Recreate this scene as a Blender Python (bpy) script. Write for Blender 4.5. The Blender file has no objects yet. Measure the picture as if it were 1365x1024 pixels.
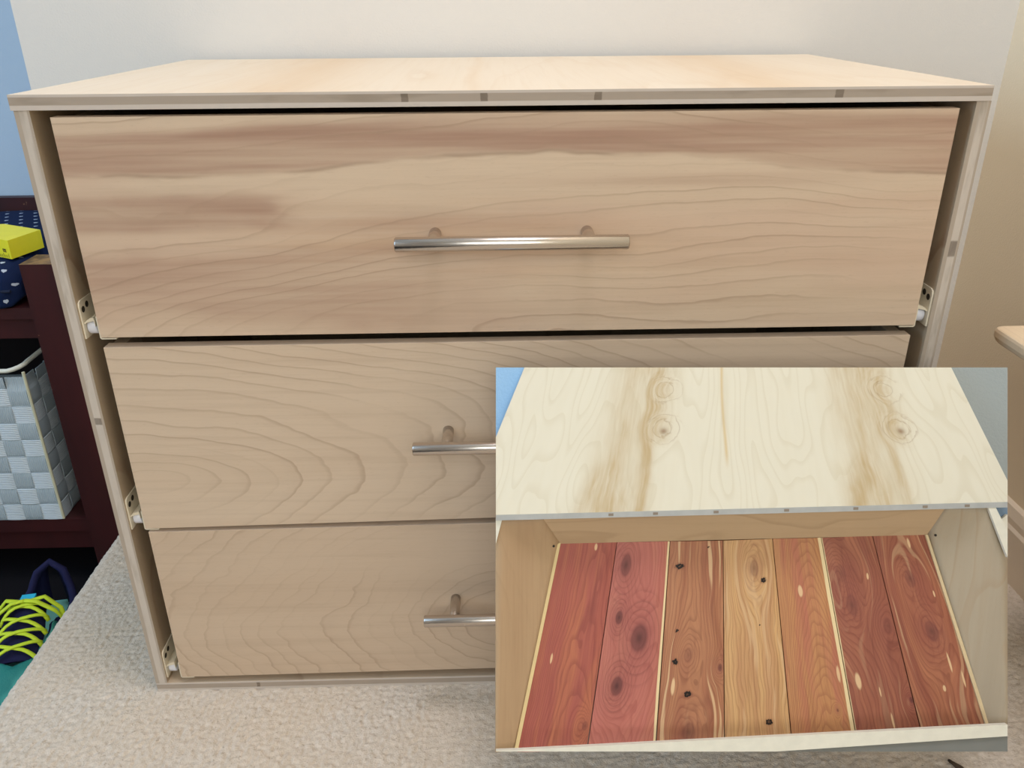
import bpy, bmesh, math, random
import numpy as np
from mathutils import Vector, Matrix, Euler
random.seed(7); rng = np.random.default_rng(7)
C = bpy.context.scene.collection
S = bpy.context.scene
PI = math.pi
def lin(c):
    out = []
    for v in c:
        v /= 255.0
        out.append(v/12.92 if v <= .04045 else ((v+.055)/1.055)**2.4)
    return (*out, 1.0)

# ------------------------------------------------------------------ camera, light, exposure
cam = bpy.data.objects.new('camera', bpy.data.cameras.new('camera')); C.objects.link(cam)
cam.location = (.3748, -.6862, .6815)
cam.rotation_euler = Euler((PI/2-.4342, .0070, -.0243), 'XYZ')
cam.data.sensor_width = 36; cam.data.lens = 36*1100.5/1365; cam.data.clip_start = .02
S.camera = cam
S.view_settings.view_transform = 'Standard'; S.view_settings.look = 'None'
S.view_settings.gamma = 1; S.view_settings.use_curve_mapping = False
S.view_settings.exposure = -0.06
w = bpy.data.worlds.new('room_ambience'); S.world = w; w.use_nodes = True
w.node_tree.nodes['Background'].inputs[0].default_value = lin((232, 226, 224))
w.node_tree.nodes['Background'].inputs[1].default_value = .01
def area(name, loc, target, size, power, color, size_y=None):
    l = bpy.data.lights.new(name, 'AREA'); l.energy = power; l.color = color[:3]; l.size = size
    if size_y: l.shape = 'RECTANGLE'; l.size_y = size_y
    o = bpy.data.objects.new(name, l); C.objects.link(o); o.location = loc
    o.rotation_euler = (Vector(target)-Vector(loc)).to_track_quat('-Z', 'Y').to_euler()
    return o
area('ceiling_lamp_light', (.48, -.24, 2.38), (.48, -.24, 0), .42, 17.2, (.94, .93, 1))
area('stair_window_light', (-2.0, -.35, 1.15), (0.1, .3, .3), 1.1, 32, (.42, .69, 1), 1.3)
area('front_fill_light', (.2, -2.5, 1.6), (.35, 0, .35), 1.6, 27.4, (.92, .985, 1), 1.2)  # added fill from behind the camera to brighten the drawer fronts

# ------------------------------------------------------------------ node helper: arithmetic on sockets
class V:
    def __init__(s, g, k): s.g = g; s.k = k
    def _m(s, op, b=None, c=None, clamp=False): return s.g.math(op, s, b, c, clamp)
    def __add__(s, b): return s._m('ADD', b)
    __radd__ = __add__
    def __mul__(s, b): return s._m('MULTIPLY', b)
    __rmul__ = __mul__
    def __sub__(s, b): return s._m('SUBTRACT', b)
    def __rsub__(s, b): return s.g.math('SUBTRACT', b, s)
    def __truediv__(s, b): return s._m('DIVIDE', b)
    def __pow__(s, b): return s._m('POWER', b)
class G:
    def __init__(s, name):
        s.m = bpy.data.materials.new(name); s.m.use_nodes = True
        s.t = s.m.node_tree; s.n = s.t.nodes; s.b = s.n['Principled BSDF']
    def put(s, sock, v):
        if isinstance(v, V): s.t.links.new(v.k, sock)
        elif v is not None: sock.default_value = v
    def math(s, op, a, b=None, c=None, clamp=False):
        n = s.n.new('ShaderNodeMath'); n.operation = op; n.use_clamp = clamp
        s.put(n.inputs[0], a); s.put(n.inputs[1], b); s.put(n.inputs[2], c)
        return V(s, n.outputs[0])
    def coords(s, kind='Object'):
        n = s.n.new('ShaderNodeTexCoord'); q = s.n.new('ShaderNodeSeparateXYZ')
        s.t.links.new(n.outputs[kind], q.inputs[0]); return [V(s, o) for o in q.outputs]
    def vec(s, x, y, z=0.0):
        n = s.n.new('ShaderNodeCombineXYZ'); s.put(n.inputs[0], x); s.put(n.inputs[1], y); s.put(n.inputs[2], z)
        return V(s, n.outputs[0])
    def noise(s, v, scale=1, detail=2, rough=.5, dist=0):
        n = s.n.new('ShaderNodeTexNoise'); s.put(n.inputs['Vector'], v); n.inputs['Scale'].default_value = scale
        n.inputs['Detail'].default_value = detail; n.inputs['Roughness'].default_value = rough
        n.inputs['Distortion'].default_value = dist; return V(s, n.outputs[0])
    def smooth(s, a, b, x):
        n = s.n.new('ShaderNodeMapRange'); n.interpolation_type = 'SMOOTHSTEP'; s.put(n.inputs[0], x)
        s.put(n.inputs[1], a); s.put(n.inputs[2], b); return V(s, n.outputs[0])
    def bump_at(s, x, c, wd): # soft 0..1 hill
        d = (x-c)/wd; return s.math('EXPONENT', (d*d)*-1.0)
    def spot(s, x, y, cx, cy, rx, ry):
        a = (x-cx)/rx; b = (y-cy)/ry; return s.math('EXPONENT', (a*a+b*b)*-1.0)
    def mix(s, f, a, b):
        n = s.n.new('ShaderNodeMix'); n.data_type = 'RGBA'; s.put(n.inputs[0], f)
        s.put(n.inputs[6], a); s.put(n.inputs[7], b); return V(s, n.outputs[2])
    def bump(s, h, dist=.001, strength=.5):
        n = s.n.new('ShaderNodeBump'); s.put(n.inputs['Height'], h); n.inputs['Distance'].default_value = dist
        n.inputs['Strength'].default_value = strength; s.t.links.new(n.outputs[0], s.b.inputs['Normal'])
    def done(s, col=None, rough=.5, metal=0, spec=.5):
        s.put(s.b.inputs['Base Color'], col); s.put(s.b.inputs['Roughness'], rough)
        s.b.inputs['Metallic'].default_value = metal; s.b.inputs['Specular IOR Level'].default_value = spec
        return s.m
def plain(name, c, rough=.5, metal=0, spec=.4, var=.08, scale=30, bumpd=0):
    g = G(name); x, y, z = g.coords(); n = g.noise(g.vec(x, y, z), scale, 3)
    d = tuple(v*(1-var) for v in lin(c)[:3])+(1,); l = tuple(min(1, v*(1+var)) for v in lin(c)[:3])+(1,)
    if bumpd: g.bump(g.noise(g.vec(x, y, z), scale*8, 2), bumpd)
    return g.done(g.mix(n, d, l), rough, metal, spec)
M = {}

# birch veneer: flat-sawn figure drawn by contour lines of a stretched noise field
def birch(name, a, b, seed, base, dark, line, nl=9.0, sa=2.6, sb=7.0, arch=None, heart=None, jag=.3, streak=.4, amt=.5):
    g = G(name); co = dict(zip('xyz', g.coords())); A, B = co[a], co[b]
    big = g.noise(g.vec(A*sa, B*sb, seed), 1, 1.5, .45)
    small = g.noise(g.vec(A*24.0, B*48.0, seed+3.0), 1, 2, .55)-.5
    mid = g.noise(g.vec(A*7.0, B*15.0, seed+6.0), 1, 1)-.5
    fld = big*nl+small*jag+mid*jag*2.2
    if arch:                                   # (centre along, centre across, stretch, ring spacing)
        da = (A-arch[0])/arch[2]; db = B-arch[1]
        fld = fld*arch[4]+g.math('SQRT', da*da+db*db+.00002)/arch[3]
    fr = g.math('FRACT', fld); step = g.math('FLOOR', fld)
    own = g.noise(g.vec(step*3.7, seed, A*1.5), 1, 1)              # every ring has its own strength
    fade = g.noise(g.vec(A*4.0, B*8.0, seed+9.0), 1, 1)
    ln = (g.smooth(.78, .94, fr)*(1.0-g.smooth(.95, 1.0, fr))+g.smooth(.3, .95, fr)*.30*(1.0-g.smooth(.95, 1.0, fr)))*g.smooth(.25, .6, fade)*g.smooth(.2, .65, own)
    fib = g.noise(g.vec(A*14.0, B*420.0, seed), 1, 3, .6)
    fib2 = g.noise(g.vec(A*5.0, B*130.0, seed+1.0), 1, 3, .6)
    fleck = g.noise(g.vec(A*160.0, B*700.0, seed+2), 1, 2)
    wide = g.noise(g.vec(A*1.6, B*26.0, seed+5.0), 1, 3, .55, .3)
    col = g.mix(g.smooth(.40, .72, wide)*streak, lin(base), lin(dark))
    if heart: col = heart(g, A, B, col)
    col = g.mix(ln*amt, col, lin(line))
    col = g.mix(g.smooth(.42, .8, fib)*.20, col, lin(dark))
    col = g.mix(g.smooth(.45, .75, fib2)*.14, col, lin(line))
    col = g.mix(g.smooth(.58, .85, fleck)*.16, col, lin(line))
    g.bump(fib, .0003, .25)
    return g.done(col, .55, 0, .3)
def heart_upper(g, x, z, col):
    wv = (g.noise(g.vec(x*5.0, z*9.0, 1.7), 1, 3, .6)-.5)
    wv2 = (g.noise(g.vec(x*9.0, z*40.0, 4.2), 1, 3, .6)-.5)
    lo = .553+g.smooth(.08, .42, x)*.018-g.smooth(.5, .72, x)*.020+wv*.022+wv2*.008      # lower edge of the top heart band
    hi = .598-g.smooth(.30, .02, x)*.012+wv*.012
    band = g.smooth(-.003, .004, z-lo)*(1.0-g.smooth(-.005, .006, z-hi))
    b2 = g.smooth(-.010, .006, .0125-g.math('ABSOLUTE', z-(.522+wv*.03+(x-.05)*.03)))*(1.0-g.smooth(.17, .23, x+wv2*.12))
    b3 = g.smooth(.505, .485, z+wv*.07)*g.smooth(.425, .45, z-wv*.06+(x-.1)*.10)*(1.0-g.smooth(.22, .46, x+wv*.25))
    b4 = g.spot(x, z, .31, .512, .13, .010)
    b5 = g.spot(x, z, .56, .547, .13, .006+0*wv)
    f = g.math('MINIMUM', band*.9+b2*.85+b3*.62+b4*.5+b5*.5, 1.0)
    tint = g.noise(g.vec(x*2.5, z*70.0, 8.8), 1, 3, .6)
    blush = g.noise(g.vec(x*3.0, z*14.0, 12.5), 1, 2, .5); col = g.mix(g.smooth(.45, .7, blush)*.35, col, lin((200, 164, 142)))
    col = g.mix(g.spot(x, z, .33, .495, .17, .028)*.45*g.smooth(.3, .65, tint), col, lin((200, 158, 116)))
    col = g.mix(f*(.42+g.smooth(.3, .7, tint)*.58), col, lin((163, 126, 106)))
    edge = (g.bump_at(z-lo, 0.0, .0016)*g.smooth(.35, .6, g.noise(g.vec(x*14, z*5, 2.2), 1, 2)))
    return g.mix(edge*.5, col, lin((140, 112, 92)))
BASE = (212, 188, 162); DARK = (196, 168, 141); LINE = (158, 130, 106)
M['birch_upper'] = birch('birch_upper', 'x', 'z', 11.3, BASE, DARK, LINE, 6.5, 2.6, 7.5, (.60, .395, 5.0, .0115, 1.4), heart_upper, .42, .4, .40)
M['birch_middle'] = birch('birch_middle', 'x', 'z', 4.1, (211, 188, 163), (200, 174, 147), LINE, 7.0, 2.6, 6.0, (.04, .270, 3.0, .0105, 1.25), None, .40, .35, .34)
M['birch_lower'] = birch('birch_lower', 'x', 'z', 27.7, (204, 180, 155), (194, 168, 142), LINE, 4.5, 3.5, 5.5, (.43, .088, 2.0, .0105, 1.3), None, .75, .3, .36)
M['birch_side'] = birch('birch_side', 'z', 'y', 2.2, (186, 166, 140), (172, 150, 122), LINE, 8)
M['birch_plain'] = birch('birch_plain', 'x', 'y', 6.4, (198, 176, 150), DARK, LINE, 8)
def heart_top(g, y, x, col):
    n = g.noise(g.vec(y*4.0, x*22.0, 3.1), 1, 3, .6); m = (n-.5)*.05
    f = g.bump_at(x+m+y*.05, .20, .055)+g.bump_at(x+m-y*.05, .60, .05)*.9+g.bump_at(x+m*.5, .36, .006)*.5
    return g.mix(g.math('MINIMUM', f, 1.0)*(.25+n*.6), col, lin((214, 182, 144)))
M['birch_top'] = birch('birch_top', 'y', 'x', 15.0, (226, 210, 188), (219, 199, 171), (206, 176, 142), 6, 1.4, 8, None, heart_top, .2, .3, .3)
# plywood edges: three plies; 'k' is the axis across the plies, a and t its range
def ply(name, k, a, t, along, voids, inv=False):
    g = G(name); co = dict(zip('xyz', g.coords())); p = (co[k]-a)/t; L = co[along]
    wob = (g.noise(g.vec(L*6.0, L*2.0, 1.0), 1, 2)-.5)*.08
    core = g.smooth(.28, .34, p+wob)*(1.0-g.smooth(.80, .86, p+wob))
    n = g.noise(g.vec(L*40.0, p*2.0, a*50.0), 1, 4, .6); n2 = g.noise(g.vec(L*14.0, p*.9, a*9.0+4), 1, 3, .6)
    lo, hi = ((206, 194, 183), (170, 155, 140)) if not inv else ((178, 163, 147), (206, 194, 181))
    col = g.mix(core, lin(lo), lin(hi))
    col = g.mix(n*.35, col, lin((166, 150, 134)))
    col = g.mix(core*g.smooth(.48, .7, n2)*.55, col, lin((142, 128, 112)))
    for v, wd in voids:
        d = g.math('ABSOLUTE', L-v+(n-.5)*.002); col = g.mix((1.0-g.smooth(wd*.75, wd, d))*core*(.45+n*.4), col, lin((98, 84, 70)))
    g.bump(n, .0004, .4)
    return g.done(col, .7, 0, .2)
M['ply_top'] = ply('ply_top', 'z', .6065, .0118, 'x', ((.3065, .0032), (.369, .0032), (.459, .0034), (.651, .0038)))
M['ply_bottom'] = ply('ply_bottom', 'z', 0, .0118, 'x', ((.11, .002),))
M['ply_left'] = ply('ply_left', 'x', 0, .0122, 'z', ((.332, .004),), True)
M['ply_right'] = ply('ply_right', 'x', .7638, .0117, 'z', ((.485, .008),), True)
M['drawer_edge'] = plain('drawer_edge', (206, 182, 158), .7, var=.12, scale=60)
M['cream_steel'] = plain('cream_steel', (226, 214, 190), .32, 0, .5, .03)
M['white_nylon'] = plain('white_nylon', (228, 228, 236), .35, 0, .5, .02)
M['hole'] = plain('hole', (46, 38, 28), .8)
g = G('brushed_nickel'); x, y, z = g.coords(); n = g.noise(g.vec(x*3, y*700, z*700), 1, 2)
M['nickel'] = g.done(g.mix(n, lin((196, 186, 176)), lin((208, 199, 190))), .24, 1.0)

# ------------------------------------------------------------------ object helpers
def link(name, me, mat, parent=None):
    o = bpy.data.objects.new(name, me); C.objects.link(o)
    for m in (mat if isinstance(mat, (list, tuple)) else [mat]): me.materials.append(m)
    if parent: o.parent = parent
    return o
def bobj(name, bm, mat, parent=None, smooth=False, bevel=0, seg=2, fix=True):
    if bevel: bmesh.ops.bevel(bm, geom=[e for e in bm.edges if len(e.link_faces) == 2 and e.calc_face_angle(0) > .6], offset=bevel, segments=seg, affect='EDGES', profile=.6)
    if fix: bmesh.ops.recalc_face_normals(bm, faces=bm.faces)
    me = bpy.data.meshes.new(name); bm.to_mesh(me); bm.free()
    if smooth:
        me.polygons.foreach_set('use_smooth', [True]*len(me.polygons))
    return link(name, me, mat, parent)
def box(bm, x0, x1, y0, y1, z0, z1):
    vs = [bm.verts.new(p) for p in ((x0,y0,z0),(x1,y0,z0),(x1,y1,z0),(x0,y1,z0),(x0,y0,z1),(x1,y0,z1),(x1,y1,z1),(x0,y1,z1))]
    fs = [bm.faces.new([vs[i] for i in f]) for f in ((0,3,2,1),(4,5,6,7),(0,1,5,4),(1,2,6,5),(2,3,7,6),(3,0,4,7))]
    return fs
def tube(bm, path, r, seg=10, cap=True):
    path = [Vector(p) for p in path]; rings = []
    up = Vector((0,0,1))
    for i, p in enumerate(path):
        d = (path[min(i+1, len(path)-1)]-path[max(i-1, 0)]).normalized()
        a = d.cross(up)
        if a.length < .05: a = d.cross(Vector((1,0,0)))
        a.normalize(); b = d.cross(a)
        rr = r[i] if isinstance(r, list) else r
        ra, rb = rr if isinstance(rr, tuple) else (rr, rr)
        rings.append([bm.verts.new(p+a*math.cos(2*PI*k/seg)*ra+b*math.sin(2*PI*k/seg)*rb) for k in range(seg)])
    for q, s in zip(rings, rings[1:]):
        for k in range(seg): bm.faces.new((q[k], q[(k+1)%seg], s[(k+1)%seg], s[k]))
    if cap: bm.faces.new(rings[0][::-1]); bm.faces.new(rings[-1])
def ring_cyl(bm, ax, c, r, h, seg=24, bev=.0008):
    # solid cylinder along axis ax with softened rims
    d = Vector([1 if i == ax else 0 for i in range(3)]); c = Vector(c)
    tube(bm, [c, c+d*bev, c+d*(h-bev), c+d*h], [r-bev, r, r, r-bev], seg)
def thing(name, label, cat, loc=(0,0,0), group=None):
    o = bpy.data.objects.new(name, None); C.objects.link(o); o.location = loc; o['label'] = label; o['category'] = cat
    o.empty_display_size = .05
    if group: o['group'] = group
    return o
def tag(o, label, cat): o['label'] = label; o['category'] = cat; return o
def struct(o): o['kind'] = 'structure'; return o
def faces_mat(o, fn):
    for p in o.data.polygons: p.material_index = fn(p)

# ------------------------------------------------------------------ the room
def wallmat(name, c, amp=.03):
    g = G(name); x, y, z = g.coords(); n = g.noise(g.vec(x, y, z), 5, 3); m = g.noise(g.vec(x, y, z), 420, 2)
    g.bump(m, .0006, .5); l = lin(c)
    return g.done(g.mix(n, tuple(v*(1-amp) for v in l[:3])+(1,), l), .75, 0, .25)
M['wall'] = wallmat('cream_wall_paint', (222, 216, 208)); M['wall_blue'] = wallmat('pale_blue_wall_paint', (182, 198, 214))
M['wall_warm_lit'] = wallmat('cream_wall_paint_warm_lit', (240, 221, 190))  # same paint as the back wall, warm bounce light put into the colour
M['trim'] = plain('cream_trim_paint', (226, 208, 184), .45, 0, .4, .02)
def wall(name, x0, x1, y0, y1, z0, z1, m):
    bm = bmesh.new(); box(bm, x0, x1, y0, y1, z0, z1); return struct(bobj(name, bm, m))
wall('wall_back', -.211, 1.16, .44, .90, -.02, 2.42, M['wall'])
wall('wall_left', -2.2, -.20, .79, .90, -.2, 2.42, M['wall_blue'])
wall('wall_left', -2.32, -2.2, -2.8, .90, -.24, 2.42, M['wall'])
wall('wall_right', 1.04, 1.16, -2.8, .44, -.02, 2.42, M['wall_warm_lit'])
wall('ceiling', -2.2, 1.16, -2.8, .90, 2.42, 2.5, wallmat('ceiling_paint', (236, 232, 226)))
wall('wall_front', -2.2, 1.16, -2.92, -2.8, -.2, 2.42, M['wall'])
def baseboard(name, axis, a, b, at, sign):
    prof = [(0,0),(.014,0),(.014,.066),(.011,.070),(.011,.078),(.007,.090),(0,.092)]
    bm = bmesh.new(); vs = []
    for e in (a, b):
        vs.append([bm.verts.new((e, at+sign*p, q) if axis == 'x' else (at+sign*p, e, q)) for p, q in prof])
    n = len(prof)
    for i in range(n): bm.faces.new((vs[0][i], vs[0][(i+1)%n], vs[1][(i+1)%n], vs[1][i]))
    bm.faces.new(vs[0][::-1]); bm.faces.new(vs[1])
    return struct(bobj(name, bm, M['trim']))
baseboard('baseboard_right', 'y', -2.8, .425, 1.04, -1)
baseboard('baseboard_back', 'x', .80, 1.025, .44, -1)

# carpeted landing: a displaced loop pile that turns down over the nosing of the step on the left
def worley(u, v, cell, seed):
    r = np.random.default_rng(seed); N = 512
    jx = r.random((N, N)); jy = r.random((N, N)); hh = r.random((N, N))
    iu = np.floor(u/cell).astype(int); iv = np.floor(v/cell).astype(int); best = np.full(u.shape, 9.0); hb = np.zeros(u.shape)
    for di in (-1, 0, 1):
        for dj in (-1, 0, 1):
            a = iu+di; b = iv+dj
            d = (u/cell-(a+.15+.7*jx[a % N, b % N]))**2+(v/cell-(b+.15+.7*jy[a % N, b % N]))**2
            k = d < best; best = np.where(k, d, best); hb = np.where(k, hh[a % N, b % N], hb)
    return best, hb
def carpet(name, xs, ys, nosing):
    xs = np.asarray(xs); s, y = np.meshgrid(xs, ys, indexing='ij')
    d1, h1 = worley(s+9, y+9, .0050, 1); d2, h2 = worley(s+5, y+7, .0027, 2)
    low = .5*np.sin(s*23+2*np.sin(y*17))*np.sin(y*31+np.sin(s*19))
    hgt = .0027*np.clip(1-d1*1.25, -.5, 1)+.0012*np.clip(1-d2, 0, 1)+.0008*(h1-.5)+.0008*low-.0024
    e, r = -.168, .013
    px = s.copy(); pz = np.zeros_like(s); nx = np.zeros_like(s); nz = np.ones_like(s)
    if nosing:
        a = np.clip((e+r-s)/r, 0, PI/2)
        arc = (e+r-s) > 0; px = np.where(arc, e+r-r*np.sin(a), px); pz = np.where(arc, -r+r*np.cos(a), pz)
        nx = -np.sin(a); nz = np.cos(a); dn = np.clip((e+r-s)-r*PI/2, 0, None); pz = pz-dn
    co = np.stack([px+nx*hgt, y, pz+nz*hgt], -1).reshape(-1, 3)
    I, J = s.shape; k = np.arange(I*J).reshape(I, J)
    f = np.stack([k[:-1, :-1], k[1:, :-1], k[1:, 1:], k[:-1, 1:]], -1).reshape(-1, 4)
    me = bpy.data.meshes.new(name); me.vertices.add(len(co)); me.vertices.foreach_set('co', co.ravel())
    me.loops.add(f.size); me.loops.foreach_set('vertex_index', f.ravel().astype(np.int32))
    me.polygons.add(len(f)); me.polygons.foreach_set('loop_start', np.arange(0, f.size, 4, dtype=np.int32))
    me.polygons.foreach_set('use_smooth', np.ones(len(f), bool))
    me.update(calc_edges=True); me.validate(); return me
g = G('beige_loop_carpet'); x, y, z = g.coords()
n1 = g.noise(g.vec(x, y, z), 170, 3, .65); n2 = g.noise(g.vec(x, y, z), 9, 3); n3 = g.noise(g.vec(x, y, z), 700, 2)
col = g.mix(g.smooth(.25, .75, n1), lin((192, 177, 159)), lin((214, 200, 184)))
col = g.mix(g.smooth(.35, .65, n2)*.35, col, lin((206, 184, 158)))
col = g.mix(g.smooth(.60, .72, g.noise(g.vec(x, y, z+3.0), 240, 2, .6))*.45, col, lin((142, 124, 104)))  # shade in the gaps between loops, painted as scattered dark specks
g.bump(n3, .0012, .6); M['carpet'] = g.done(col, .95, 0, .05)
xs = np.concatenate([np.arange(-.30, .30, .0017), np.arange(.30, 1.041, .0026)])
floor = struct(link('floor', carpet('floor', xs, np.arange(-.17, .4401, .0019), True), M['carpet']))
floor['label'] = 'beige loop pile carpet with a rounded step edge'
struct(link('floor', carpet('floor', np.concatenate([np.arange(-.30, -.13, .006), np.arange(-.13, 1.041, .012)]), np.concatenate([np.arange(-2.8, -.40, .011), np.arange(-.40, -.1655, .0045)]), True), M['carpet']))
wall('floor', -2.2, -.175, -2.8, .789, -.24, -.17, plain('dark_stair_carpet', (24, 22, 24), .95, 0, .05, .2, 200))

# ------------------------------------------------------------------ the dresser
dresser = thing('dresser', 'unfinished pale birch plywood dresser with three drawers standing on the beige carpet', 'dresser')
def slab(name, x0, x1, y0, y1, z0, z1, mats, pick, bev=.0006, parent=dresser):
    bm = bmesh.new(); box(bm, x0, x1, y0, y1, z0, z1); o = bobj(name, bm, mats, parent, bevel=bev, seg=1)
    faces_mat(o, pick); return o
fy = lambda p: 1 if abs(p.normal.y) > .6 or False else 0
slab('top_panel', -.0015, .7745, -.001, .424, .6065, .6183, [M['birch_top'], M['ply_top']], lambda p: 0 if abs(p.normal.z) > .9 else 1)
slab('side_panel', 0, .0122, 0, .424, .0118, .6064, [M['birch_side'], M['ply_left']], fy)
slab('side_panel', .7638, .7755, 0, .424, .0118, .6064, [M['birch_side'], M['ply_right']], fy)
slab('bottom_panel', 0, .7755, 0, .424, .0003, .0118, [M['birch_plain'], M['ply_bottom']], lambda p: 0 if abs(p.normal.z) > .9 else 1)
slab('back_panel', .0123, .7637, .418, .4235, .0119, .6064, M['birch_plain'], lambda p: 0)
def drawer(z0, z1, xl, xr, mat, handle, hz, rise0=0, rise1=0):
    bm = bmesh.new(); box(bm, xl, xr, 0, .012, z0, z1)
    for v in bm.verts: v.co.z += (rise0 if v.co.z < (z0+z1)/2 else rise1)*(1 if v.co.x > (xl+xr)/2 else 0)
    d = bobj('drawer', bm, [mat, M['drawer_edge']], dresser, bevel=.0007, seg=1)
    faces_mat(d, lambda p: 0 if p.normal.y < -.9 else 1)
    for a, b in ((xl, xl+.012), (xr-.012, xr)):
        slab('drawer_side', a, b, .0122, .39, z0, z1-.003, M['birch_side'], lambda p: 0, parent=d)
    slab('drawer_back', xl+.0122, xr-.0122, .378, .39, z0, z1-.003, M['birch_plain'], lambda p: 0, parent=d)
    slab('drawer_bottom', xl+.0122, xr-.0122, .0122, .377, z0+.008, z0+.013, M['birch_plain'], lambda p: 0, parent=d)
    for sx, xo in ((1, xl), (-1, xr)):                       # bent steel runner hugging the lower corner
        bm = bmesh.new(); t = .0012
        prof = [(-.0016, .019), (-.0016, -.0012), (-.0004, -.0024), (.0125, -.0024), (.0125, -.0012), (.0002, -.0012), (-.0003, -.0006), (-.0003, .019)]
        rings = [[bm.verts.new((xo+sx*u*1.0, yy, z0+v)) for u, v in prof] for yy in (.0015, .38)]
        n = len(prof)
        for i in range(n): bm.faces.new((rings[0][i], rings[0][(i+1)%n], rings[1][(i+1)%n], rings[1][i]))
        bm.faces.new(rings[0][::-1]); bm.faces.new(rings[1]); bobj('runner', bm, M['cream_steel'], d)
    bm = bmesh.new(); ring_cyl(bm, 0, (handle-.0945, -.035, hz), .0060, .189, 28, .0009)
    for sx in (-.064, .064): ring_cyl(bm, 1, (handle+sx, -.033, hz), .0052, .0329, 20, .0003)
    bobj('handle', bm, M['nickel'], d, smooth=True)['label'] = 'brushed nickel bar handle'
    o = d.children[-1]; mod = o.modifiers.new('split', 'EDGE_SPLIT'); mod.split_angle = .9
    for sx, wx in ((1, .0123), (-1, .7637)):                 # cabinet half of the slide, with its wheel
        bm = bmesh.new(); X = lambda u: wx+sx*u
        pl = [(.002, z0-.002), (.002, z0+.028), (.003, z0+.031), (.006, z0+.0325), (.40, z0+.0325), (.40, z0-.002)]
        rg = [[bm.verts.new((X(u), yy, zz)) for yy, zz in pl] for u in (0, .0013)]
        for i in range(len(pl)): j = (i+1) % len(pl); bm.faces.new((rg[0][i], rg[0][j], rg[1][j], rg[1][i]))
        bm.faces.new(rg[0][::-1]); bm.faces.new(rg[1])
        # curved lip of the track over the wheel
        lip = [(.0013, z0+.0125), (.004, z0+.0150), (.007, z0+.0165), (.0098, z0+.0172), (.0104, z0+.0150), (.0106, z0+.0118)]
        for y0, y1 in ((.004, .40),):
            A = [[bm.verts.new((X(u), yy, zz)) for u, zz in lip] for yy in (y0, y1)]
            Bq = [[bm.verts.new((X(u*.97), yy, zz-(.0008+.0024*min(1, u/.006)))) for u, zz in lip] for yy in (y0, y1)]
            for i in range(len(lip)-1):
                for r in (A, Bq): bm.faces.new((r[0][i], r[0][i+1], r[1][i+1], r[1][i]))
                bm.faces.new((A[0][i], A[0][i+1], Bq[0][i+1], Bq[0][i]))
        rail = bobj('slide_rail', bm, M['cream_steel'], dresser, smooth=False)
        bm = bmesh.new(); ring_cyl(bm, 0, (X(.0016) if sx > 0 else X(.0100), .0125, z0+.0068), .0070, .0084, 24, .001)
        bobj('roller', bm, M['white_nylon'], rail, smooth=True)
        for yy, zz in ((.0075, z0+.024), (.0155, z0+.0262)):
            bm = bmesh.new(); ring_cyl(bm, 0, (X(.0010) if sx > 0 else X(.0015), yy, zz), .0029, .0005, 16, .0001); bobj('screw_hole', bm, M['hole'], rail)
    return d
drawer(.4150, .6010, .0272, .7510, M['birch_upper'], .3895, .5045)
drawer(.2128, .4052, .0272, .7495, M['birch_middle'], .3932, .3165, .0105, 0)
drawer(.0200, .2085, .0292, .7495, M['birch_lower'], .3932, .1195, .0055, .0055)

# ------------------------------------------------------------------ dark bench in the alcove, cushion, block, basket
g = G('dark_mahogany'); x, y, z = g.coords(); n = g.noise(g.vec(x*30, y*30, z*4), 1, 3); c = g.noise(g.vec(x*90, y*90, z*60), 1, 2)
col = g.mix(n, lin((40, 18, 18)), lin((70, 26, 26))); col = g.mix(g.smooth(.76, .80, c)*.6, col, lin((150, 110, 80)))
M['mahogany'] = g.done(col, .45, 0, .4)
bench = thing('bench', 'dark mahogany wooden bench with a lower shelf in the alcove left of the dresser', 'bench', (-.5, .53, -.17))
def bpart(name, x0, x1, y0, y1, z0, z1, bev=.0025, m=None):
    bm = bmesh.new(); box(bm, x0+.5, x1+.5, y0-.53, y1-.53, z0+.17, z1+.17); return bobj(name, bm, m or M['mahogany'], bench, bevel=bev)
g = G('worn_post_top'); x, y, z = g.coords(); n = g.noise(g.vec(x, y, z), 60, 3)
M['post_top'] = g.done(g.mix(g.smooth(.35, .65, n), lin((84, 54, 24)), lin((150, 112, 60))), .5)
for px in (-.254, -1.0):
    for y0, y1 in ((.386, .434), (.736, .784)):
        o = bpart('post', px, px+.052, y0, y1, -.17, .37)
        o.data.materials.append(M['post_top']); faces_mat(o, lambda p: 1 if p.normal.z > .9 else 0)
bpart('seat_board', -.948, -.256, .39, .759, .292, .308)
bpart('front_rail', -.947, -.255, .396, .416, .262, .2915)
bpart('back_rail', -.948, -.256, .760, .778, .30, .3805)
bpart('shelf', -.947, -.206, .40, .780, -.062, -.040)
bpart('shelf_rail', -.947, -.255, .41, .425, -.10, -.0625)
bpart('back_board', -.947, -.256, .7785, .784, -.17, .28, .001, plain('bench_back', (22, 13, 14), .8))
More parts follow.
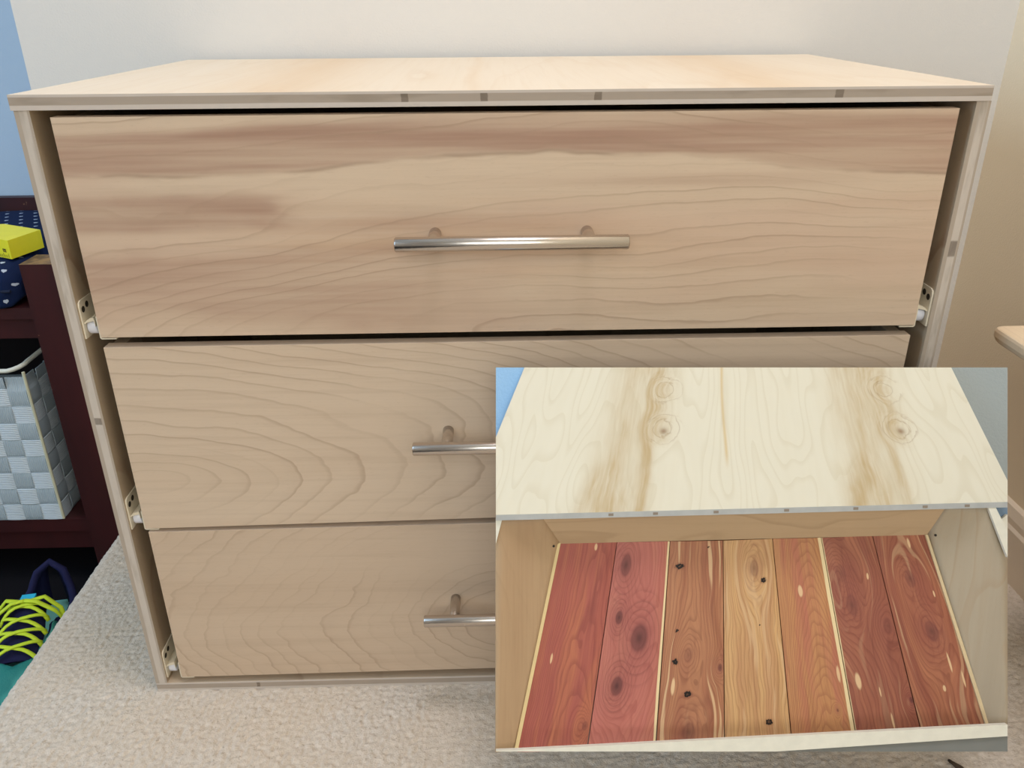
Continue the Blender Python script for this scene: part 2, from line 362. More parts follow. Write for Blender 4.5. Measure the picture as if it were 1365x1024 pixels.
# cushion with a print of small pale hearts
def heartmat(name, u, v, cell, c0, c1, size):
    g = G(name); x, y, z = g.coords('UV'); U = x/cell; Vv = y/cell
    row = g.math('FLOOR', Vv); U = U+g.math('FRACT', row*.5)
    a = (g.math('FRACT', U)-.5)/size; b = (g.math('FRACT', Vv)-.5)/size+.0
    q = a*a+b*b-1.0; h = q*q*q-a*a*b*b*b
    fill = 1.0-g.smooth(-.03, .06, h)
    n = g.noise(g.vec(x, y, z), 900, 2); g.bump(n, .0005, .4)
    return g.done(g.mix(fill*.85, lin(c0), lin(c1)), .9, 0, .1)
M['hearts'] = heartmat('navy_heart_print', 'x', 'y', .0235, (22, 34, 66), (196, 204, 216), .115)
def cushion():
    o = thing('seat_cushion', 'navy cushion printed with small pale hearts lying on the dark bench', 'cushion', (-.6, .52, .308))
    prof = [(.750, .002), (.754, .030), (.747, .052), (.72, .057), (.56, .058), (.43, .057), (.400, .053), (.388, .042), (.384, .022), (.386, .001), (.398, -.002 + .003)]
    pts = []
    for i in range(len(prof)-1):
        for k in range(4):
            t = k/4; pts.append((prof[i][0]*(1-t)+prof[i+1][0]*t, prof[i][1]*(1-t)+prof[i+1][1]*t))
    pts.append(prof[-1]); L = [0]
    for a, b in zip(pts, pts[1:]): L.append(L[-1]+math.dist(a, b))
    bm = bmesh.new(); uv = bm.loops.layers.uv.new('UVMap'); xs = np.linspace(-.93, -.268, 60); rows = []
    for i, xx in enumerate(xs):
        e = min(1, min(xx+.93, -.268-xx)/.03); e = math.sqrt(max(0, 1-(1-e)**2))
        row = []
        for (yy, zz) in pts:
            cy, cz = .57, .026; k = .90+.10*e
            row.append(bm.verts.new((xx+.6, cy+(yy-cy)*k-.52, max(.0008, cz+(zz-cz)*(.5+.5*e)+.0012*math.sin(xx*40+yy*25)*e))))
        rows.append(row)
    for i in range(len(xs)-1):
        for j in range(len(pts)-1):
            f = bm.faces.new((rows[i][j], rows[i+1][j], rows[i+1][j+1], rows[i][j+1])); f.smooth = True
            for lp, (a, b) in zip(f.loops, ((i, j), (i+1, j), (i+1, j+1), (i, j+1))): lp[uv].uv = (xs[a]+2, 1.0-L[b])
    for r, s in ((rows[0], 1), (rows[-1], -1)): bm.faces.new(r[::s])
    bobj('cushion_cover', bm, M['hearts'], o, fix=True)
    bm = bmesh.new(); tube(bm, [(-.30+i*.01-.03, -.1345, .0475+.0008*math.sin(i*1.7)) for i in range(0)] or [(x_+.6, -.1325, .0245) for x_ in np.linspace(-.925, -.275, 12)], .0022, 6)
    bobj('piping', bm, plain('navy_piping', (16, 24, 48), .9), o)
cushion()
blk = thing('yellow_block', 'bright yellow block with black ruler marks lying on the navy heart cushion', 'block', (-.32, .465, .3668))
bm = bmesh.new(); pol = [(-.283,.424),(-.268,.483),(-.338,.520),(-.400,.505),(-.352,.462)]
lo = [bm.verts.new((a+.32, b-.465, 0)) for a, b in pol]; hi = [bm.verts.new((a+.32+.0005, b-.465, .0258)) for a, b in pol]
for i in range(5): bm.faces.new((lo[i], lo[(i+1)%5], hi[(i+1)%5], hi[i]))
bm.faces.new(lo[::-1]); bm.faces.new(hi)
bobj('block_body', bm, plain('yellow_plastic', (232, 218, 34), .45, 0, .4, .06, 50), blk, bevel=.0016)
bm = bmesh.new(); A = Vector((-.283+.32, .424-.465, 0)); D = (Vector((-.352+.32, .462-.465, 0))-A); Ld = D.length; D.normalize(); N = Vector((-D.y, D.x, 0))
if N.dot(Vector((-1, -1, 0))) < 0: N = -N
def mark(bm, t, z0, z1, wd, sk=0):
    p = A+D*t+N*.0004
    bm.faces.new([bm.verts.new(p+D*a+Vector((0,0,zz))) for a, zz in ((0, z0), (wd, z0), (wd+sk, z1), (sk, z1))])
for i in range(24): mark(bm, .004+i*.0028, .0012, .0050 if i % 4 else .0075, .0006)
for t in (.008, .0105, .013, .034, .037): mark(bm, t, .0085, .0125, .0012, .0008)
mark(bm, .0078, .0123, .0133, .007); mark(bm, .030, .015, .0165, .008); mark(bm, .033, .017, .0215, .0012, -.001); mark(bm, .020, .014, .020, .0012, .002)
bobj('ruler_marks', bm, plain('black_print', (38, 36, 20), .6), blk, fix=False)

basket = thing('basket', 'white and grey woven strap basket on the lower shelf of the dark bench', 'basket', (-.44, .52, -.040))
M['strap_white'] = None
def strapmat(name, c, ax):
    g = G(name); co = dict(zip('xyz', g.coords())); n = g.noise(g.vec(co['x'], co['y'], co['z']), 40, 2)
    rib = g.math('SINE', co[ax]*2100.0); g.bump(rib, .0004, .6)
    return g.done(g.mix(n, lin(tuple(v*.92 for v in c)), lin(c)), .55, 0, .35)
SW = strapmat('white_woven_strap', (214, 222, 226), 'z'); SG = strapmat('grey_woven_strap', (176, 186, 190), 'x')
bx0, bx1, by0, by1, bh = -.158, .142, -.118, .14, .252; pitch = .0278
def strap(kind, face, i, mat):
    # a flat strap weaving over and under, built as a thin ribbon with thickness
    bm = bmesh.new(); n = 44; wd = pitch*.48; length = (bx1-bx0) if face == 'front' else (by1-by0)
    span = length if kind == 'weft' else bh-.012
    for side in (0, 1): pass
    rows = []
    for k in range(n+1):
        s = span*k/n; ph = s/pitch*PI+(i % 2)*PI+(0 if kind == 'weft' else PI)
        off = .0013*math.tanh(2.2*math.sin(ph)); row = []
        for q, th in ((-wd, 0), (wd, 0), (wd, -.0012), (-wd, -.0012)):
            if kind == 'weft': a, z_ = s, pitch*(i+.5)+q
            else: a, z_ = pitch*(i+.5)+q, s
            lean = (z_/bh)*.012
            if face == 'front': row.append(bm.verts.new((bx1-a+lean*(1-2*a/length)*0, by0-.0015-off-th*-1.0, z_+.001)))
            else: row.append(bm.verts.new((bx1+.0015+off+th, by0+a, z_+.001)))
        rows.append(row)
    for r0, r1 in zip(rows, rows[1:]):
        for m in range(4):
            bm.faces.new((r0[m], r0[(m+1)%4], r1[(m+1)%4], r1[m]))
    bm.faces.new(rows[0]); bm.faces.new(rows[-1][::-1])
    o = bobj('strap', bm, mat, basket, smooth=False); return o
for face in ('front', 'side'):
    ln = (bx1-bx0) if face == 'front' else (by1-by0)
    for i in range(int((bh-.012)/pitch)+1-0):
        if pitch*(i+1) < bh-.004: strap('weft', face, i, SW)
    for i in range(int(ln/pitch)): strap('warp', face, i, SG)
bm = bmesh.new(); t = .003
box(bm, bx0, bx1-.001, by0+.001, by0+t, .001, bh-.02); box(bm, bx1-t, bx1-.001, by0+.001, by1, .001, bh-.02)
box(bm, bx0, bx0+t, by0+.001, by1, .001, bh-.10); box(bm, bx0, bx1-.001, by1-t, by1, .001, bh-.12); box(bm, bx0, bx1-.001, by0+.001, by1, .0005, .003)
bobj('liner', bm, plain('basket_liner', (150, 158, 160), .8), basket)
bm = bmesh.new(); r = .02
pth = [(bx0, by0-.002, bh-.001)]+[(bx0+(bx1-bx0-r)*t, by0-.002, bh-.001) for t in (.25, .5, .75, 1)]
pth += [(bx1-r+r*math.sin(a), by0-.002+r-r*math.cos(a), bh-.001+.004*a) for a in (.4, .8, 1.2, PI/2)]+[(bx1, by0+(by1-by0)*t, bh+.006) for t in (.3, .6, 1)]
tube(bm, pth, (.0034), 8); bobj('rim', bm, plain('cream_rim', (216, 214, 200), .5), basket, smooth=True)
bm = bmesh.new(); tube(bm, [(bx1+.002, by0-.002, .002), (bx1+.002, by0-.002, bh-.003)], .0022, 6); bobj('corner_cord', bm, plain('corner_cord', (206, 200, 170), .7), basket)

# ------------------------------------------------------------------ running shoe on the lower floor
shoe = thing('shoe', 'teal running shoe with lime green laces on the dark floor beside the carpet step', 'shoe', (-.272, .205, -.17))
shoe.rotation_euler = (0, 0, math.radians(10))
def prof_at(tab, t):
    for (a, va), (b, vb) in zip(tab, tab[1:]):
        if a <= t <= b:
            k = (t-a)/(b-a); k = k*k*(3-2*k); return va+(vb-va)*k
    return tab[-1][1]
HW = [(0, .012), (.08, .036), (.25, .047), (.45, .045), (.65, .038), (.85, .034), (.96, .026), (1, .012)]
HT = [(0, .022), (.1, .046), (.3, .068), (.45, .084), (.58, .098), (.66, .096), (.8, .088), (.92, .102), (1, .098)]
OP = [(0, 0), (.30, 0), (.36, .30), (.55, .48), (.66, .72), (.84, .74), (.92, .66), (.96, .42), (.985, 0), (1, 0)]
LEN = .27
def shoe_pt(t, a, grow=0.0):
    y = -LEN/2+LEN*t; wd = prof_at(HW, t)+grow; h = prof_at(HT, t)+grow
    return Vector((wd*math.copysign(abs(math.cos(a))**.75, math.cos(a)), y, .012+(h-.012)*max(0, math.sin(a))**.8))
bm = bmesh.new(); n, m = 40, 14
for side in (0, 1):
    rows = []
    for i in range(n+1):
        t = i/n; op = prof_at(OP, t); amax = PI/2*(1-op)
        row = []
        for j in range(m+1):
            a = amax*j/m; p = shoe_pt(t, a)
            if side: p.x = -p.x
            row.append(bm.verts.new(p))
        rows.append(row)
    for i in range(n):
        for j in range(m): bm.faces.new((rows[i][j], rows[i+1][j], rows[i+1][j+1], rows[i][j+1]))
bmesh.ops.remove_doubles(bm, verts=bm.verts, dist=.0004)
g = G('teal_mesh_fabric'); x, y, z = g.coords(); n_ = g.noise(g.vec(x, y, z), 600, 2); n2 = g.noise(g.vec(x*20, y*12, z*20), 1, 2)
g.bump(n_, .0008, .6); M['teal'] = g.done(g.mix(g.smooth(.4, .6, n2), lin((34, 116, 108)), lin((86, 172, 156))), .6, 0, .3)
M['navy'] = plain('navy_lining', (24, 24, 58), .8, 0, .2)
up = bobj('upper', bm, [M['teal'], M['navy']], shoe, smooth=True)
sd = up.modifiers.new('thick', 'SOLIDIFY'); sd.thickness = .004; sd.offset = -1; sd.material_offset = 1; sd.material_offset_rim = 1
bm = bmesh.new(); rows = []
for i in range(33):
    t = i/32; wd = prof_at(HW, t)+.004; y = -LEN/2-.004+(LEN+.008)*t; rows.append([bm.verts.new((sx*wd*k, y, zz)) for sx, k, zz in ((-1, .92, 0), (1, .92, 0), (1, 1, .010), (1, .97, .022), (-1, .97, .022), (-1, 1, .010))])
for a, b in zip(rows, rows[1:]):
    for k in range(6): bm.faces.new((a[k], a[(k+1)%6], b[(k+1)%6], b[k]))
bm.faces.new(rows[0]); bm.faces.new(rows[-1][::-1]); bobj('sole', bm, plain('pale_teal_sole', (120, 190, 178), .6), shoe, smooth=False)
bm = bmesh.new(); rows = []
for i in range(17):
    t = .33+.33*i/16; rows.append([bm.verts.new(shoe_pt(t, PI/2+s*.62, -.004)+Vector((0, 0, (.004+.010*max(0, i-11)/5)))) for s in np.linspace(-1, 1, 9)])
for a, b in zip(rows, rows[1:]):
    for k in range(8): bm.faces.new((a[k], a[k+1], b[k+1], b[k]))
tg = bobj('tongue', bm, M['navy'], shoe, smooth=True); s2 = tg.modifiers.new('thick', 'SOLIDIFY'); s2.thickness = .004
bm = bmesh.new(); pp = shoe_pt(.645, PI/2, .010); box(bm, -.009, .009, pp.y-.006, pp.y+.006, pp.z-.002, pp.z+.0012); bobj('tongue_tag', bm, plain('cyan_tag', (40, 170, 200), .6), tg, bevel=.0005)
M['lime'] = plain('lime_lace', (190, 208, 44), .6, 0, .3, .1, 400)
for i in range(4):
    t0 = .325+i*.070
    for sgn in (1, -1):
        bm = bmesh.new(); pts = []
        for k in range(11):
            s = -1+2*k/10; tt = t0+.088*(k/10); a = PI/2-sgn*s*(.52+.03*i)
            lift = .004+.0035*(1-s*s)+(.0022 if sgn > 0 else 0)*(1-abs(s))
            pts.append(shoe_pt(tt, a, lift))
        tube(bm, pts, (.0031, .0018), 8); bobj('lace', bm, M['lime'], shoe, smooth=True)
bm = bmesh.new(); pts = []
for t_ in np.linspace(.60, .984, 18): pts.append(shoe_pt(t_, PI/2*(1-prof_at(OP, t_)), .001))
left = [Vector((-p.x, p.y, p.z)) for p in pts[::-1]]
tube(bm, pts+left[1:], .0055, 8); bobj('collar', bm, M['navy'], shoe, smooth=True)
bow = [(0, .60, .010), (.35, .615, .018), (.8, .60, .017), (1.0, .575, .012), (.7, .565, .015), (.2, .585, .014), (0, .60, .013)]
for sgn in (1, -1):
    bm = bmesh.new(); pts = [shoe_pt(t, PI/2-sgn*s*.95, gr) for s, t, gr in bow]
    fine = []
    for a, b in zip(pts, pts[1:]):
        for k in range(4): fine.append(a.lerp(b, k/4))
    fine.append(pts[-1]); tube(bm, fine, (.0036, .0020), 8); bobj('lace', bm, M['lime'], shoe, smooth=True)

# ------------------------------------------------------------------ corner of a pale side table at right
table = thing('side_table', 'pale wooden side table with a rounded corner at the right edge', 'table', (.935, -.16, 0))
bm = bmesh.new(); x0, x1, y0, y1, r = -.0905, .080, -.19, .1955, .010; pts = []
for cx, cy, a0 in ((x1-r, y1-r, 0), (x0+r, y1-r, PI/2), (x0+r, y0+r, PI), (x1-r, y0+r, 1.5*PI)):
    pts += [(cx+r*math.cos(a0+a), cy+r*math.sin(a0+a)) for a in np.linspace(0, PI/2, 7)]
rings = [[bm.verts.new((px*(1-k), py*(1-k), z_)) for px, py in pts] for z_, k in ((.3865, .03), (.3885, .012), (.392, 0), (.397, 0), (.3995, .008), (.4003, .02))]
for a, b in zip(rings, rings[1:]):
    for k in range(len(pts)): bm.faces.new((a[k], a[(k+1)%len(pts)], b[(k+1)%len(pts)], b[k]))
bm.faces.new(rings[0][::-1]); bm.faces.new(rings[-1])
M['table'] = birch('pale_table_wood', 'y', 'x', 31.0, (224, 200, 168), (206, 176, 140), LINE, 8)
bobj('tabletop', bm, M['table'], table)
for lx in (.046, .072):
    for ly in (-.15, .145):
        bm = bmesh.new(); tube(bm, [(lx, ly, .0002), (lx, ly, .386)], [.010, .014], 12); bobj('leg', bm, M['table'], table)
for (a, b, c, d) in ((.052, .066, .140, .150), (.052, .066, -.155, -.145)):
    bm = bmesh.new(); box(bm, a, b, c, d, .345, .386); bobj('apron', bm, M['table'], table, bevel=.001)

# small things on the carpet
tw = thing('twig', 'small dark brown twig lying on the carpet at the bottom right', 'twig', (.8126, -.1186, .0))
bm = bmesh.new(); tube(bm, [(.0, .0, .0035), (.0022, -.0045, .0042), (.005, -.010, .0046), (.0105, -.022, .0042), (.014, -.032, .0035)], [.0013, .0020, .0031, .0027, .001], 8)
bobj('stem', bm, plain('twig_bark', (74, 58, 40), .6, 0, .4, .5, 300), tw, smooth=True)
bm = bmesh.new(); tube(bm, [(-.0006, .0014, .0033), (.0003, -.0007, .0036)], [.0012, .0019], 8); bobj('bud', bm, plain('twig_bud', (36, 26, 18), .5), tw, smooth=True)

# ------------------------------------------------------------------ picture in relief: the same dresser with its drawer open, hung on the drawer pulls
panel = thing('relief_picture', 'rectangular picture at lower right of an open drawer lined with red cedar boards', 'picture', (.5745, -.2149, .1349))
panel.rotation_euler = Euler((PI/2-.4342, .0070, -.0243), 'XYZ')
def mm(pts): return [Vector(p)*.001 for p in pts]
def prism(name, pts, th, mat, parent=panel, bev=0):
    bm = bmesh.new(); pts = mm(pts); a = [bm.verts.new(p) for p in pts]; b = [bm.verts.new(p-Vector((0, 0, th))) for p in pts]
    n = len(pts); bm.faces.new(a); bm.faces.new(b[::-1])
    for i in range(n): bm.faces.new((a[i], b[i], b[(i+1)%n], a[(i+1)%n]))
    return bobj(name, bm, mat, parent, bevel=bev, seg=1)
def board(name, q, th, mat, parent, nu=6, nv=14):
    # a board given by its four upper corners (back left, back right, front right, front left), with UV along and across
    A, B, D, E_ = mm(q); bm = bmesh.new(); uv = bm.loops.layers.uv.new('UVMap'); P = {}
    for i in range(nu+1):
        for j in range(nv+1):
            s, t = i/nu, j/nv; ease = .0007 if i in (0, nu) else 0
            P[i, j] = bm.verts.new((A.lerp(B, s)).lerp(E_.lerp(D, s), t)-Vector((0, 0, ease)))
    for i in range(nu):
        for j in range(nv):
            f = bm.faces.new((P[i, j], P[i, j+1], P[i+1, j+1], P[i+1, j]))
            for lp, (a, b) in zip(f.loops, ((i, j), (i, j+1), (i+1, j+1), (i+1, j))): lp[uv].uv = (a/nu, b/nv)
    low = {}
    for k, v in P.items():
        if k[0] in (0, nu) or k[1] in (0, nv): low[k] = bm.verts.new(v.co-Vector((0, 0, th)))
    loop = [(i, 0) for i in range(nu)]+[(nu, j) for j in range(nv)]+[(i, nv) for i in range(nu, 0, -1)]+[(0, j) for j in range(nv, 0, -1)]
    for k0, k1 in zip(loop, loop[1:]+loop[:1]): bm.faces.new((P[k0], P[k1], low[k1], low[k0]))
    return bobj(name, bm, mat, parent)
# cedar: growth rings bent around knots, pale sapwood streaks, dark open knot holes
def cedar(name, seed, red, tan, dark, knots=(), holes=(), sap=(), flecks=(), rings=16.0, tanmix=.5, arch=0.0, streaks=.0):
    g = G(name); s, t, _ = g.coords('UV')
    warp = (g.noise(g.vec(s*2.0, t*2.5, seed), 1, 2)-.5)
    S_ = s+warp*.25
    kd = None
    for (kx, ky, r, a) in knots:
        k = g.spot(s, t, kx, ky, r*2.6, r*1.5); S_ = S_+k*(s-kx)*-1.6
        d = g.spot(s, t, kx, ky, r, r*.50)*a; kd = d if kd is None else kd+d
    fld = S_*rings+g.noise(g.vec(s*3.0, t*3.5, seed+4), 1, 2)*3.0
    if arch: fld = fld+((s-.45)*(s-.45)*-30.0+t*arch)
    for (kx, ky, r, a) in knots: fld = fld+g.spot(s, t, kx, ky, r*2.0, r*1.1)*5.0
    fr = g.math('FRACT', fld); ln = g.smooth(.45, .95, fr)*(1.0-g.smooth(.95, 1, fr))
    band = g.noise(g.vec(S_*5.0, t*1.2, seed+7), 1, 3)
    fine = g.noise(g.vec(S_*60.0, t*5.0, seed), 1, 3)
    col = g.mix(g.smooth(.5-.25*tanmix, .8-.25*tanmix, band), lin(red), lin(tan))
    wide = g.noise(g.vec(S_*16.0, t*1.5, seed+15), 1, 3, .6)
    col = g.mix(g.smooth(.5, .75, wide)*.4, col, lin(dark)); col = g.mix(g.smooth(.35, .15, wide)*.0, col, lin(tan))
    col = g.mix(ln*.42, col, lin(dark)); col = g.mix(g.smooth(.42, .75, fine)*.32, col, lin(dark))
    if streaks:
        st = g.noise(g.vec(S_*9.0, t*1.4, seed+12), 1, 2, .5); col = g.mix(g.smooth(.57, .64, st)*streaks, col, lin((222, 186, 142)))
    for (kx, ky, r, a) in knots:
        sx = s+warp*.10; halo = g.spot(sx, t, kx, ky, r*1.55, r*.85); core = g.smooth(.30, .75, g.spot(sx, t, kx, ky, r*.78, r*.40))
        rf = g.math('FRACT', halo*5.5+warp); rl = g.smooth(.6, .95, rf)*g.smooth(.08, .3, halo)
        col = g.mix(halo*.45*a, col, lin((140, 76, 72))); col = g.mix(rl*.35*a, col, lin((112, 60, 54)))
        col = g.mix(core*.75*a, col, lin((100, 56, 54))); col = g.mix(g.spot(sx, t, kx, ky, r*.25, r*.12)*.6*a, col, lin((64, 36, 36)))
    for (c0, c1, wd) in sap:
        edge = g.math('ABSOLUTE', s-(c0+t*(c1-c0)+warp*.04)); col = g.mix((1.0-g.smooth(wd*.7, wd, edge))*.9, col, lin((240, 218, 168)))
    for (fx, fy, rx, ry) in flecks: col = g.mix(g.smooth(.35, .7, g.spot(s+warp*.15, t, fx, fy, rx, ry))*.85, col, lin((232, 196, 150)))
    rgh = .5
    for (hx, hy, rx, ry) in holes:
        d = g.spot(s+(g.noise(g.vec(s*30, t*60, seed), 1, 2)-.5)*.07, t+(g.noise(g.vec(s*40, t*70, seed+1), 1, 2)-.5)*.02, hx, hy, rx, ry)
        col = g.mix(g.smooth(.10, .5, d)*.35, col, lin(dark)); col = g.mix(g.smooth(.45, .65, d), col, lin((22, 13, 10)))
        col = g.mix(g.smooth(.90, .96, d)*g.smooth(.5, .6, g.noise(g.vec(s*90, t*160, seed+3), 1, 1))*.6, col, lin((170, 120, 84)))
    g.bump(fine, .0003, .3)
    return g.done(col, rgh, 0, .35)
RED = (176, 92, 78)
CED = [
 cedar('cedar_red', 1.1, (172, 94, 80), (186, 112, 82), (132, 66, 58), [(.92, .88, .07, .5)], [], [], [(.25, .55, .025, .03), (.62, .02, .03, .02)], 15, .3, 4.0),
 cedar('cedar_pink', 2.3, (190, 114, 100), (196, 126, 104), (158, 84, 74), [(.22, .11, .16, .8), (.21, .36, .10, 1), (.59, .46, .21, .9), (.32, .69, .14, 1)], [], [(.99, .99, .035)], [], 13, .3),
 cedar('cedar_knotty', 3.9, (166, 106, 78), (184, 128, 92), (128, 76, 56), [(.47, .93, .16, .5), (.93, .62, .06, .7), (.45, .55, .10, .3)], [(.2, .12, .10, .016), (.21, .58, .055, .018), (.43, .74, .075, .018), (.21, .43, .03, .009), (.72, .03, .02, .006)], [], [(.22, .70, .04, .05)], 15, .6, 0, .75),
 cedar('cedar_tan', 5.2, (196, 148, 104), (210, 166, 114), (154, 104, 70), [(.59, .14, .13, .45)], [(.76, .20, .06, .016), (.68, .90, .07, .018), (.63, .42, .02, .005)], [], [], 18, .7, 0, .5),
 cedar('cedar_arched', 6.6, (186, 116, 90), (194, 138, 92), (150, 92, 66), [(.79, .86, .03, .6)], [], [(.97, .98, .05)], [(.41, .26, .06, .035), (.93, .68, .03, .05)], 10, .8, 16.0),
 cedar('cedar_brown', 7.4, (154, 92, 72), (176, 112, 84), (118, 62, 50), [(.32, .34, .17, .45), (.24, .18, .14, .35), (.89, .45, .12, .35), (.97, .83, .05, .8)], [], [(.005, .0, .012)], [(.17, .72, .06, .05), (.50, .78, .015, .03), (.6, .93, .02, .05), (.72, .20, .02, .02)], 13, .4, 0, .15),
 cedar('cedar_russet', 8.8, (156, 92, 70), (180, 116, 84), (118, 62, 48), [(.48, .22, .13, .5), (.59, .49, .16, .6)], [], [], [(.72, .65, .022, .06), (.53, .78, .03, .02), (.88, .74, .02, .05), (.62, .04, .03, .03), (.80, .30, .02, .02)], 13, .45, 0, .35)]
PLANKS = [[(-150.9,159.9,-34),(-103.8,161.1,-34),(-128.8,-17.2,-40),(-187.3,-18.4,-40)], [(-103.2,161.1,-34),(-59.0,161.8,-34),(-70.5,-15.9,-40),(-127.8,-17.2,-40)],
 [(-58.4,161.8,-34),(-14.4,162.4,-34),(-11.8,-12.1,-40),(-69.4,-15.9,-40)], [(-13.8,162.4,-34),(27.3,163.9,-34),(45.4,-8.9,-40),(-10.8,-12.1,-40)],
 [(27.9,163.9,-34),(68.3,164.9,-34),(100.3,-5.7,-40),(46.4,-8.9,-40)], [(68.9,164.9,-34),(111.6,166.5,-34),(155.8,-2.5,-40),(101.3,-5.7,-40)],
 [(112.2,166.5,-34),(156.5,167.4,-34),(210.9,1.3,-40),(156.8,-2.5,-40)]]
def hb(name, seed, base, dark, ax='x', ay='y'): return birch(name, ax, ay, seed, base, dark, (166, 138, 106), 8, 5, 22, None, None, .2, .4, .35)
pic_face = hb('pale_birch_face', 3.3, (206, 186, 150), (186, 160, 124))
pic_back = hb('pale_birch_back', 9.3, (196, 168, 134), (184, 152, 118))
pic_right = hb('grey_birch_face', 5.3, (178, 162, 138), (164, 146, 122), 'y', 'x')
pic_left = hb('brown_birch_face', 7.7, (186, 156, 122), (150, 112, 82), 'y', 'x')
raw = plain('raw_plywood_rim', (224, 218, 200), .7, var=.1, scale=120); greyedge = plain('grey_plywood_edge', (176, 176, 172), .7, var=.16, scale=90)
blue = wallmat('blue_wall_in_picture', (150, 190, 226)); greyblue = wallmat('grey_blue_wall_in_picture', (158, 164, 162))
prism('backing_board', [(-200,300,-43),(204,300,-43),(204,-1,-43),(-200,-1,-43)], .005, plain('backing_card', (120, 104, 88), .8))
prism('wall', [(-205.4,308.2,-27),(-174.8,308.2,-27),(-174.8,239.4,-27),(-205.4,226.9,-27)], .012, blue)
prism('wall', [(166.1,308.2,-27),(221.1,308.2,-27),(221.1,196.9,-27),(209.9,196.9,-27)], .012, greyblue)
# table top of the dresser in the picture: cream birch with two mirrored heartwood streaks
g = G('cream_birch_top'); x, y, z = g.coords()
y = (.3081-y)/.1141; x = (x+.1817+y*.047)/(.3532+y*.094)          # across and down the board, which narrows towards the back
def streak_set(c, col):
    wv = (g.noise(g.vec(x*6.0, y*2.0, 2.0), 1, 3, .6)-.5)*.022; u_ = x+wv
    kn = g.spot(x, y, c+.040, .44, .035, .10)+g.spot(x, y, c+.035, .16, .035, .09)
    f = g.bump_at(u_, c-.042, .044)*.75+g.bump_at(u_, c+.022, .034)*(.95-g.smooth(.45, .62, y)*.8)+g.bump_at(u_, c+.012, .010)*g.smooth(.45, .6, y)*.9
    f = f+g.bump_at(u_, c-.085+(1.0-y)*.05, .022)*g.smooth(.55, .85, y)*.8+g.bump_at(u_, c-.045, .020)*g.smooth(.6, .9, y)*.5
    n = g.noise(g.vec(u_*150.0+kn*3.0, y*2.5, c), 1, 3, .6); n2 = g.noise(g.vec(u_*34.0+kn*1.6, y*2.2+kn*2.0, c+2), 1, 3, .6)
    f = g.math('MINIMUM', f, 1.0)*(.34+g.smooth(.3, .7, n)*.30+g.smooth(.35, .7, n2)*.45)
    col = g.mix(g.math('MINIMUM', f, 1.0), col, lin((188, 164, 124)))
    fr = g.math('FRACT', kn*2.6+n2*2.2); rg = g.smooth(.7, .95, fr)*g.smooth(.15, .45, kn)*(1.0-g.smooth(.95, 1.0, fr))
    col = g.mix(rg*.38, col, lin((150, 118, 80)))
    return g.mix(g.spot(x+wv*.3, y+wv, c+.042, .46, .008, .022)*.75, col, lin((132, 98, 66)))
fld = g.noise(g.vec(x*9.0, y*.75, 6.0), 1, 1.5)*14.0; fr = g.math('FRACT', fld); ln = g.smooth(.6, .97, fr)*(1.0-g.smooth(.97, 1, fr))
col = g.mix(g.noise(g.vec(x*60, y*3, 0), 1, 3)*.5, lin((223, 216, 196)), lin((213, 203, 178)))
col = streak_set(.30, col); col = streak_set(.79, col)
col = g.mix(g.bump_at(x+y*-.012+g.math('SINE', y*7.0)*.002, .462, .0035)*(1.0-g.smooth(.6, .75, y))*.8, col, lin((206, 180, 132)))
col = g.mix(ln*.20, col, lin((192, 176, 142))); ptop = g.done(col, .5, 0, .3)
pt = [(-181.7,308.1,-22),(171.5,308.1,-22),(210.7,215.8,-9.6),(209.2,198.8,-7.2),(-205.0,188.6,-5.9),(-205.2,250.8,-14.4)]
o = prism('dresser_top', pt, .004, ptop)
edge = prism('top_edge', [(-205.0,188.6,-6),(208.5,198.9,-6),(208.8,194.6,-6.5),(-205.0,184.0,-6.5)], .006, greyedge)
for ex in (-112, -76, -27, 30, 86, 142, 176):
    yy = 186.4+(ex+205)*.0252; prism('plug', [(ex-2, yy+1, -5.9), (ex+2, yy+1.1, -5.9), (ex+2, yy-1.0, -6.15), (ex-2, yy-1.1, -6.15)], .0005, plain('edge_knot', (142, 128, 112), .8), edge)
prism('cabinet_side', [(204,196,-16),(214.5,196,-16),(214.5,171.4,-16),(204,191,-16)], .006, plain('shadowed_blue_side', (120, 140, 160), .7))
prism('cabinet_edge', [(212.1,188,-12),(212.1,174.5,-12),(206.6,183.7,-12)], .003, raw)
# the open drawer in the picture
pd = prism('drawer', [(-167.1,185.2,-14),(163,193.8,-14),(157.7,167.4,-34),(-151.2,159.9,-34)], .004, pic_back)
def sheet(name, L, Rr, mat, parent, n=24, m=8):
    def at(P, t):
        P = mm(P); d = [0]
        for a, b in zip(P, P[1:]): d.append(d[-1]+(b-a).length)
        q = t*d[-1]
        for k in range(len(P)-1):
            if q <= d[k+1]+1e-9: return P[k].lerp(P[k+1], (q-d[k])/(d[k+1]-d[k]))
        return P[-1]
    bm = bmesh.new(); rows = [[bm.verts.new(at(L, i/n).lerp(at(Rr, i/n), k/m)) for k in range(m+1)] for i in range(n+1)]
    for a, b in zip(rows, rows[1:]):
        for k in range(m): bm.faces.new((b[k], b[k+1], a[k+1], a[k]))
    o = bobj(name, bm, mat, parent, smooth=True, fix=False); sd = o.modifiers.new('thick', 'SOLIDIFY'); sd.thickness = .0012; sd.offset = -1
    return o
sheet('drawer_side', [(-205.2, 186, -10), (-205.6, -14.5, -31)], [(-167.1, 185.2, -14), (-151.2, 159.9, -34), (-189.8, -16.5, -40)], pic_left, pd)
sheet('drawer_side', [(163, 193.8, -14), (157.7, 167.4, -34), (211.5, 3.9, -40)], [(194.4, 195.4, -10), (212.1, 152.8, -12), (222.9, 9.3, -30)], pic_right, pd)
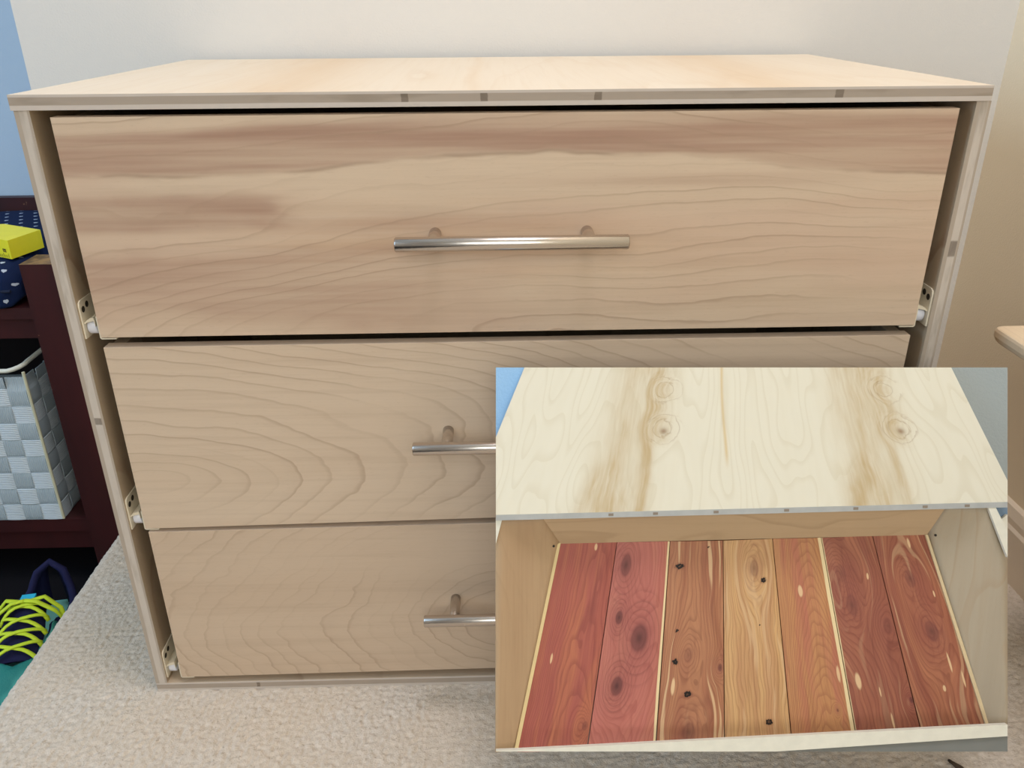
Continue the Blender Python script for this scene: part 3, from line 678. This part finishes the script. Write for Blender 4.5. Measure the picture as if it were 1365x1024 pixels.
prism('drawer_rim', [(-205.1,186,-9),(-199.6,186,-9),(-205.1,164.7,-9)], .003, raw, pd)
prism('drawer_rim', [(192.7,196.1,-7),(198.8,196.1,-7),(209.1,175.4,-7),(209.1,153.9,-7)], .003, raw, pd)
prism('drawer_front_rim', [(-188,-1.5,-6),(208.5,19,-6),(208.5,9.7,-6),(21.8,-2.7,-6),(-205,-2.7,-6),(-205,-2.1,-6)], .004, raw, pd)
prism('drawer_front_face', [(209.7,8.8,-8),(209.7,-3.6,-8),(22.4,-3.6,-8)], .004, plain('grey_drawer_face', (120, 120, 114), .7), pd)
BOARDS = ('smooth red cedar board at far left', 'pinkish cedar board with four dark purple knots', 'brown cedar board with black knot holes and cream streaks', 'yellowish tan cedar board with a small knot hole',
 'orange tan cedar board with arched grain and a pale right edge', 'reddish brown cedar board with round knots', 'russet cedar board with pale flecks at far right')
for q, m, tx in zip(PLANKS, CED, BOARDS): board('cedar_board', q, .003, m, pd)['label'] = tx
prism('bottom_strip', [(-153.5,160.7,-33),(-151,160.7,-33),(-187.2,-17.4,-39),(-190.4,-17.4,-39)], .002, plain('pale_strip', (226, 200, 146), .6), pd)
prism('bottom_strip', [(155.6,167.6,-33),(157.8,167.6,-33),(213.7,3,-39),(210.5,3,-39)], .002, plain('pale_strip_right', (216, 192, 150), .6), pd)
for sx, sy, sz in ((-157.5, 160.3, -21.5), (160.5, 168.5, -26)):
    bm = bmesh.new(); bmesh.ops.create_uvsphere(bm, u_segments=10, v_segments=6, radius=.0011); bmesh.ops.translate(bm, verts=bm.verts, vec=Vector((sx, sy, sz))*.001); bobj('screw_head', bm, plain('dark_screw', (52, 50, 46), .4, .6), pd)
# weighted plinth behind the picture carries it on two arms
Rm = panel.rotation_euler.to_matrix(); loc = Vector(panel.location)
def to_panel(p): return Rm.transposed() @ (Vector(p)-loc)
bm = bmesh.new(); fs = box(bm, .44, .72, -.086, -.046, .0012, .085)
for v in bm.verts: v.co = to_panel(v.co)
bobj('plinth', bm, plain('grey_plinth', (120, 112, 102), .7), panel, bevel=.002)
for hx in (.47, .69):
    bm = bmesh.new(); tube(bm, [to_panel((hx, -.066, .083)), to_panel((hx, -.070, .17)), to_panel((hx, -.118, .205))], .006, 10); bobj('arm', bm, M['nickel'], panel, smooth=True)
